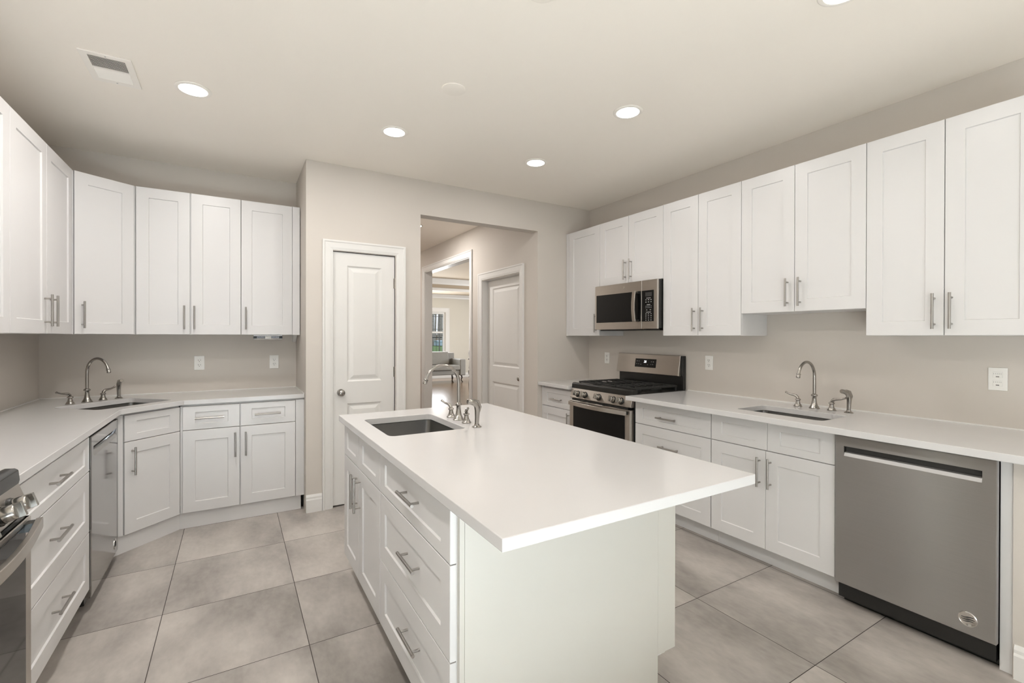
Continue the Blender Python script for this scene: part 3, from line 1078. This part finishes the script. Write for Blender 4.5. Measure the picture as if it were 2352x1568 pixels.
def sprayer(label, loc, rz):
    r = thing('side_sprayer', label, 'sprayer', loc, rz)
    MB().lathe([(.0005, 0), (.024, 0), (.024, .003), (.018, .007), (.0135, .010), (.0125, .016), (.0005, .017)], (0, 0, 0), 'z', 20).build('holder', M['nickel'], r)
    m = MB()
    m.tube([(0, .0, .012), (0, .002, .05), (0, .003, .085), (0, .000, .105), (0, -.012, .120), (0, -.030, .127), (0, -.05, .131), (0, -.054, .1315)],
           [.0105, .0115, .0135, .0145, .0145, .0135, .0125, .010], 14)
    m.build('wand', M['nickel'], r)
    MB().tube([(0, .014, .075), (0, .019, .10), (0, .006, .127), (0, -.02, .138)], [.005, .008, .008, .004], 10).build('trigger', M['nickel'], r)
    return r


faucet('tall arched nickel faucet beside the island sink', (1.046, 2.313, CT), RIGHT, .1, lever=(.5, .35))
sprayer('nickel side sprayer on the island, nearest the camera', (1.042, 2.083, CT), RIGHT + .1)
faucet('arched nickel faucet behind the right-hand sink', (3.168, 1.548, CT), RIGHT, .1)
sprayer('nickel side sprayer right of the right-hand faucet', (3.160, 1.352, CT), RIGHT - .35)
fr = math.radians(46)
faucet('arched nickel faucet behind the left corner sink', (-.858, 4.195, CT), fr, .1)
sprayer('nickel side sprayer beside the left corner faucet', (-.715, 4.342, CT), fr - .35)


# ------------------------------------------------------------------ dishwashers
def dishwasher(label, loc, rz, wd, z0, z1, mat, toe_col):
    r = thing('dishwasher', label, 'dishwasher', loc, rz)
    MB().box(.006, wd - .006, .03, .55, .03, z1 + .006).build('tub', M['black'], r)
    m = MB()
    sx0, sx1, sz0, sz1 = .040, wd - .043, z1 - .098, z1 - .052
    y = 0.0
    t = .03
    # face as a frame around the pocket
    def ringr(i, yy):
        return [(i, yy, z0 + i), (wd - i, yy, z0 + i), (wd - i, yy, z1 - i), (i, yy, z1 - i)]
    def ringp(d, yy, lip=0.0):
        return [(sx0 + d, yy, sz0 + d + lip), (sx1 - d, yy, sz0 + d + lip), (sx1 - d, yy, sz1 - d), (sx0 + d, yy, sz1 - d)]
    R = [ringr(0, t), ringr(0, .003), ringr(.003, 0), ringp(0, 0)]
    m.loft(R, cap0=True, cap1=False)
    m.loft([ringp(0, 0), ringp(.001, .022, .016)], cap0=False, cap1=False)
    m.mi = 1
    m.face(ringp(.001, .022, .016))
    bmesh.ops.remove_doubles(m.bm, verts=m.bm.verts, dist=.00001)
    d = m.build('door', [mat, M['dark']], r, smooth=False)
    # lit lower lip of the pocket handle
    MB().prism_x([(-.002, sz0 - .003), (.004, sz0 + .014), (.010, sz0 + .0175), (.0125, sz0 + .016), (.004, sz0 - .001)], sx0 + .001, sx1 - .001).build('handle', M['lip'], d, smooth=False)
    MB().box(.012, wd - .004, .075, .09, 0, z0 - .001 if z0 < .1 else .112).build('toe_kick', toe_col, r)
    # round maker's badge: pale ring, wavy dark stripes
    cx, cz = wd - .085, z0 + .066
    b = MB().lathe([(.0005, -.001), (.031, -.001), (.031, .0018), (.028, .003), (.026, .002), (.0005, .0024)], (cx, 0, cz), '-y', 28).build('badge', M['chrome'], d)
    s = MB()
    for k, (dz, hw) in enumerate(((.0075, .020), (-.001, .022), (-.009, .018))):
        pts = []
        for i in range(9):
            u = -1 + 2 * i / 8
            pts.append((cx + u * hw, -.0032, cz + dz + .003 * math.sin(u * 2.2)))
        s.tube(pts, [.0004 + .0022 * (1 - abs(-1 + 2 * i / 8)) for i in range(9)], 6)
    s.build('badge_stripes', M['black'], b)
    return r


dishwasher('brushed steel dishwasher under the right-hand countertop', (2.66, 1.1985, 0), RIGHT, .592, .110, .864, M['steel'], M['black'])
dishwasher('shiny grey dishwasher left of the corner sink cabinet', (-.606, 3.040, 0), LEFT, .610, .066, .862, M['steel_g'], M['cab'])


# ------------------------------------------------------------------ gas ranges
def text(parent, body, size, loc, rot, mat, name='lettering', extrude=.0003, shear=.25):
    c = bpy.data.curves.new(name, 'FONT')
    c.body = body
    c.size = size
    c.extrude = extrude
    c.shear = shear
    c.align_x = 'CENTER'
    c.align_y = 'CENTER'
    o = bpy.data.objects.new(name, c)
    C.objects.link(o)
    c.materials.append(mat)
    o.parent = parent
    o.location = loc
    o.rotation_euler = rot
    me = bpy.data.meshes.new_from_object(o.evaluated_get(bpy.context.evaluated_depsgraph_get()))
    bpy.data.objects.remove(o)
    o = bpy.data.objects.new(name, me)
    C.objects.link(o)
    o.parent = parent
    o.location = loc
    o.rotation_euler = rot
    return o


def gas_range(label, loc, rz, digits='26'):
    W = .762
    r = thing('gas_range', label, 'range', loc, rz)
    MB().box(.003, W - .003, 0, .60, .03, .893).build('body', M['black'], r, bevel=.002)
    # cooktop with raised rounded front lip
    prof = [(.600, .893), (.600, .915), (.03, .915), (.022, .942), (.012, .946), (-.010, .944), (-.018, .938), (-.021, .907), (-.018, .893)]
    MB().prism_x(prof, .0, W).build('cooktop', M['black'], r, bevel=.003)
    # grates
    for k in range(3):
        x0, x1 = .022 + k * .241, .022 + k * .241 + .236
        g = MB()
        ya, yb = .045, .52
        zt = .957
        for x in (x0 + .006, x1 - .006):
            g.box(x - .006, x + .006, ya, yb, zt - .014, zt)
        for y in (ya + .006, yb - .006):
            g.box(x0 + .012, x1 - .012, y - .006, y + .006, zt - .014, zt)
        n = 7
        for i in range(1, n):
            y = ya + (yb - ya) * i / n
            for a, b in ((x0 + .012, x0 + .085), (x1 - .085, x1 - .012)):
                g.box(a, b, y - .0045, y + .0045, zt - .012, zt + .001)
        xm = (x0 + x1) / 2
        g.box(xm - .0045, xm + .0045, ya + .012, ya + .16, zt - .012, zt + .001)
        g.box(xm - .0045, xm + .0045, yb - .16, yb - .012, zt - .012, zt + .001)
        for x in (x0 + .008, x1 - .008):
            for y in (ya + .01, yb - .01):
                g.box(x - .007, x + .007, y - .007, y + .007, .9155, zt - .014)
        g.build('grate', M['blackm'], r, bevel=.002)
    for x, y in ((.14, .16), (.14, .40), (.381, .28), (.622, .16), (.622, .40)):
        MB().lathe([(.045, .9155), (.045, .925), (.035, .927), (.035, .936), (.0005, .938)], (x, y, 0), 'z', 20).build('burner', M['blackm'], r)
    # control panel
    MB().prism_x([(-.016, .903), (-.044, .815), (-.040, .809), (.0, .809), (.0, .903)], .001, W - .001).build('control_panel', M['steel_w'], r, bevel=.003)
    tilt = math.atan2(.028, .088)
    for x in (.105, .203, .383, .561, .649):
        kb = MB().lathe([(.0005, -.002), (.029, -.002), (.029, .006), (.0255, .010), (.0255, .012)], (0, 0, 0), '-y', 24).build('knob', M['black'], r)
        kb.location = (x, -.032, .850)
        kb.rotation_euler = (tilt * -1.0 + .0, 0, 0)
        kk = MB().lathe([(.0225, .010), (.0235, .014), (.0225, .038), (.020, .042), (.0005, .043)], (0, 0, 0), '-y', 24)
        kk.box(-.0065, .0065, -.058, -.036, -.0215, .0215)
        kk.build('knob_cap', M['nickel'], kb, bevel=.0015)
    # oven door
    m = MB().box(.002, W - .002, -.047, -.002, .170, .790)
    d = m.build('oven_door', M['steel_w'], r, bevel=.004)
    MB().box(.058, W - .058, -.050, -.046, .225, .775).build('window', M['glass'], d, bevel=.002)
    MB().box(.03, W - .03, -.040, -.004, .7905, .806).build('vent_trim', M['black'], d)
    hm = MB()
    loops = []
    n = 16
    for i in range(n + 1):
        t = i / n
        x = .024 + t * (W - .048)
        y = -.072 - .034 * math.sin(PI * t)
        loops.append([(x, y - .009, .750), (x, y + .009, .752), (x, y + .009, .783), (x, y - .009, .785)])
    hm.loft(loops)
    hd = hm.build('handle', M['steel_w'], d, bevel=.003)
    for x in (.028, W - .068):
        MB().box(x, x + .04, -.075, -.0472, .755, .780).build('handle_post', M['black'], hd)
    MB().box(.002, W - .002, -.044, -.002, .045, .162).build('storage_drawer', M['steel_w'], r, bevel=.004)
    for x in (.05, W - .05):
        for y in (.06, .52):
            MB().tube([(x, y, 0), (x, y, .03)], .018, 10).build('foot', M['black'], r)
    # backguard
    bg = MB().prism_x([(.570, .9155), (.606, .9155), (.606, 1.202), (.572, 1.202)], .003, W - .003).build('backguard', M['black'], r, bevel=.003)
    MB().prism_x([(.530, 1.032), (.571, 1.026), (.5715, 1.206), (.559, 1.206)], .001, W - .022).build('backguard_panel', M['steel_w'], bg, bevel=.004)
    # display set in the slanted face
    sl = math.atan2(.559 - .530, 1.206 - 1.032)
    dp = MB().box(-.125, .125, -.0015, .003, -.039, .039).build('display', M['glass'], bg, bevel=.001)
    dp.location = (.362, .530 + (1.125 - 1.032) * math.tan(sl) - .001, 1.125)
    dp.rotation_euler = (-sl, 0, 0)
    text(dp, digits, .030, (-.004, -.0020, .012), (PI / 2, 0, 0), M['digits'], 'display_digits')
    mk_ = MB()
    for x, z in ((-.10, .016), (-.078, .016), (-.103, -.010), (-.079, -.010), (-.052, -.014), (.03, -.014), (.068, -.010), (.090, -.010), (.072, .014), (.094, .014)):
        mk_.box(x - .0045, x + .0045, -.0022, -.0015, z - .0022, z + .0022)
    mk_.build('display_icons', M['mark'], dp)
    return r


gas_range('steel gas range with black grates on the right wall', (2.690, 3.388, 0), RIGHT)
gas_range('steel gas range cut off by the left picture edge', (-.605, 1.308, 0), LEFT)

# ------------------------------------------------------------------ microwave
mw = thing('microwave', 'steel over-the-range microwave below the short wall cabinet', 'microwave', (2.926, 3.3645, 1.430), RIGHT)
WM, HM = .7515, .404
MB().box(0, WM, .022, .372, .006, HM).build('body', M['black'], mw, bevel=.002)
MB().box(.02, WM - .02, .05, .34, -.010, .0055).build('underside_vent', M['black'], mw)
dm = MB().box(0, .5835, 0, .021, 0, HM).build('door', M['steel_w'], mw, bevel=.003)
MB().box(.021, .575, -.002, .0, .064, .318).build('window', M['glass'], dm, bevel=.001)
m = MB()
loops = []
for i in range(9):
    t = i / 8
    z = .064 + t * .256
    y = -.030 - .012 * math.sin(PI * t)
    loops.append([(.509, y - .006, z), (.545, y - .006, z), (.545, y + .006, z), (.509, y + .006, z)])
m.loft(loops)
hm = m.build('handle', M['steel_w'], dm, bevel=.003)
for z in (.068, .300):
    MB().box(.514, .54, -.027, -.002, z, z + .016).build('handle_post', M['steel_w'], hm)
cp = MB().box(.586, WM, 0, .021, 0, HM).build('control_panel', M['steel_w'], mw, bevel=.003)
kp = MB().box(.587, .715, -.002, .0, .062, .318).build('keypad', M['glass'], cp, bevel=.001)
m = MB().box(.626, .696, -.0026, -.002, .268, .302)
m.build('screen', M['dark'], kp)
m = MB()
for z, xs_, hw in ((.254, (.661,), .024), (.240, (.634, .661, .688), .007), (.222, (.634, .661, .688), .006), (.200, (.661,), .018),
                   (.188, (.632, .646, .661, .675, .690), .0025), (.175, (.632, .646, .661, .675, .690), .0025), (.157, (.642, .681), .006),
                   (.138, (.661,), .026), (.124, (.634, .661, .688), .006), (.107, (.634, .661, .688), .006), (.090, (.634, .661, .688), .006), (.073, (.634, .661, .688), .006)):
    for x in xs_:
        m.box(x - hw, x + hw, -.0026, -.002, z - .0022, z + .0022)
m.build('key_markings', M['mark'], kp)
em = MB().lathe([(.0005, 0), (.0145, 0), (.0145, .0016), (.0122, .0016), (.0118, .0008), (.0005, .0008)], (.371, 0, .364), '-y', 24).build('emblem', M['steel_w'], dm)
m = MB()
for s in (-1, 1):
    pts = [(.371 + s * (.001 + .006 * math.sin(t * PI * 1.2)), -.0014, .364 + .008 - .016 * t) for t in [i / 8 for i in range(9)]]
    m.tube(pts, .0009, 6)
m.build('emblem_script', M['chrome'], em)


# ------------------------------------------------------------------ small wall things
def outlet(label, loc, rz, w_=.070, h_=.114, style='duplex'):
    r = thing('wall_outlet', label, 'outlet', loc, rz)
    MB().box(-w_ / 2, w_ / 2, -.006, -.0005, -h_ / 2, h_ / 2).build('cover_plate', M['plastic'], r, bevel=.002)
    if style == 'duplex':
        for z in (-.019, .019):
            s = MB().lathe([(.0165, -.001), (.0165, .0025), (.0155, .0035), (.0005, .0035)], (0, -.0055, z), '-y', 20).build('socket', M['plastic'], r)
            m = MB()
            for x, hz in ((-.0065, .0045), (.0065, .0038)):
                m.box(x - .0013, x + .0013, -.0098, -.0089, z + .003 - hz, z + .003 + hz)
            m.lathe([(.0027, 0), (.0027, .0008), (.0005, .0008)], (0, -.0089, z - .008), '-y', 10)
            m.build('slots', M['slot'], s)
    else:
        for z in (-.030, .012):
            s = MB().box(-.017, .017, -.0085, -.0055, z - .006, z + .024).build('socket', M['plastic'], r, bevel=.001)
            m = MB().box(-.006, .006, -.0092, -.0085, z - .002, z + .0015)
            m.build('slot', M['slot'], s)
            m = MB()
            for k in range(5):
                m.box(-.0145 + k * .0065, -.0125 + k * .0065, -.0089, -.0085, z + .012, z + .017)
            m.build('print', M['mark'], s)
    return r


outlet('white duplex outlet on the back wall, left of the pair', (-.2425, YF, 1.145), 0)
outlet('white duplex outlet on the back wall under the slim cabinet light', (.3005, YF, 1.140), 0)
outlet('white outlet on the right wall in the corner left of the range', (XR, 3.603, 1.148), RIGHT, .070)
outlet('white outlet on the right wall just right of the range', (XR, 2.4055, 1.156), RIGHT)
outlet('white outlet plate with two slots at the far right above the dishwasher', (XR, .7505, 1.156), RIGHT, style='usb')

ul = thing('under_cabinet_light', 'slim silver and black light bar under the last back wall cabinet', 'light', (.239, 4.30, 1.3735))
MB().box(-.105, .105, -.02, .05, -.010, -.0005).build('housing', M['nickel'], ul, bevel=.002)
for s in (-1, 1):
    MB().box(min(s * .105, s * .082), max(s * .105, s * .082), -.024, .05, -.029, -.0105).build('end_cap', M['black'], ul, bevel=.002)
    m = MB().box(min(s * .0815, s * .022), max(s * .0815, s * .022), -.018, .05, -.026, -.0105)
    g = m.build('grille', M['black'], ul)
    for i in range(7):
        x = s * (.027 + i * .0085)
        MB().lathe([(.0026, 0), (.0026, .001), (.0005, .001)], (x, -.018, -.018), '-y', 8).build('hole_rim', M['chrome'], g)
MB().box(-.0215, .0215, -.022, .05, -.029, -.0105).build('centre_plate', M['plastic'], ul, bevel=.001)
MB().box(-.105, .105, -.02, .05, -.034, -.0295).build('lower_rail', M['nickel'], ul, bevel=.001)
cb = thing('shelf_bracket', 'small white curved bracket under the cabinet end by the return wall', 'bracket', (.452, 4.49, 1.3735))
MB().loft([[(x, y, z) for y, z in ((-.045, -.0005), (.066, -.0005), (.066, -.062), (.045, -.062), (.0, -.035), (-.03, -.015))] for x in (-.008, .020)]).build('brace', M['trim'], cb, bevel=.002)

# ceiling vent
vt = thing('ceiling_vent', 'white louvred air vent in the ceiling at the left', 'vent', (-.539, 3.106, CEIL))
x0, x1, y0, y1 = -.102, .102, -.155, .155
f = slab_hole('frame', [(x0, y0), (x1, y0), (x1, y1), (x0, y1)], [(-.072, -.125), (.072, -.125), (.072, .115), (-.072, .115)], -.006, -.0003, M['vent'], vt, bevel=.001)
MB().box(-.072, .072, -.008, .006, -.0055, -.0009).build('divider', M['vent'], vt)
MB().box(-.072, .072, -.125, .115, -.0008, -.0003).build('duct', M['dark'], vt)
for i in range(10):
    y = -.1215 + i * .0115
    MB().loft([[(x, y, -.0060), (x, y + .0016, -.0064), (x, y + .0060, -.0016), (x, y + .0045, -.0012)] for x in (-.0715, .0715)]).build('louvre', M['vent'], vt)
for i in range(9):
    y = .010 + i * .0115
    MB().loft([[(x, y, -.0015), (x, y + .0015, -.001), (x, y + .0110, -.0075), (x, y + .0095, -.008)] for x in (-.0715, .0715)]).build('louvre', M['vent'], vt)
for y in (-.14, .136):
    MB().lathe([(.004, 0), (.0035, -.001), (.0005, -.0012)], (0, y, -.006), 'z', 8).build('screw', M['mark'], vt)


# ------------------------------------------------------------------ ceiling lights
def downlight(label, x, y, z=CEIL, power=LAMP_W, group='kitchen downlights'):
    r = thing('recessed_downlight', label, 'light', (x, y, z), 0, group)
    MB().lathe([(.068, -.0002), (.088, -.0002), (.088, -.003), (.084, -.0055), (.070, -.007), (.068, -.006)], (0, 0, 0), 'z', 36, caps=False).build('trim_ring', M['vent'], r)
    MB().lathe([(.068, -.0008), (.068, -.0058), (.03, -.0068), (.0005, -.007)], (0, 0, 0), 'z', 36).build('lens', M['lens'], r)
    area('lamp', (0, 0, -.0085), (0, 0, 0), .13, .13, power, (1.0, .965, .93), r, 'DISK')
    return r


downlight('lit ceiling downlight at the left, near the air vent', -.194, 3.118, power=12)
downlight('lit ceiling downlight above the far end of the island', .916, 3.066)
downlight('lit ceiling downlight in the distance, nearest the wide opening', 2.029, 3.034)
downlight('lit ceiling downlight above the right-hand aisle', 2.050, 2.064)
downlight('lit ceiling downlight cut off by the top picture edge at the right', 2.058, .905, power=3)
downlight('ceiling downlight over the left aisle, behind the picture frame', -.194, 2.06, power=13)
downlight('ceiling downlight over the left aisle near the viewpoint', -.194, .90, power=7)
downlight('ceiling downlight behind the viewpoint at the left', -.194, -.6, power=3)
downlight('ceiling downlight behind the viewpoint in the middle', .93, -.6, power=1.5)
downlight('ceiling downlight behind the viewpoint at the right', 2.05, -.6, power=2)
downlight('added hall ceiling downlight, unseen, at the far end of the hall', 1.58, 8.0, CEIL + .02, 20, 'added hall downlights')  # added to brighten the hall, placed out of view
downlight('added hall ceiling downlight, unseen, beyond the wide opening', 1.95, 5.6, CEIL + .02, 18, 'added hall downlights')  # extra unseen lamp for more hall light
downlight('added living room fill downlight, unseen, on the doorway side', 7.2, 8.2, 3.1, 14, 'added living room downlights')  # added as living room fill, kept clear of the doorway view
downlight('added living room fill downlight, unseen, on the sofa side', 7.2, 11.5, 3.1, 14, 'added living room downlights')  # second added fill lamp, also out of sight
for lab, x, y in (('round blank white cover on the ceiling over the island', 1.040, 2.371), ('round white ceiling disc cut off by the top picture edge', 1.045, 1.515)):
    r = MB().lathe([(.0005, -.006), (.058, -.006), (.0655, -.004), (.066, -.0003), (.0005, -.0003)], (0, 0, 0), 'z', 32).build('ceiling_cover', M['ceil'])
    r.location = (x, y, CEIL)
    tag(r, lab, 'cover plate')
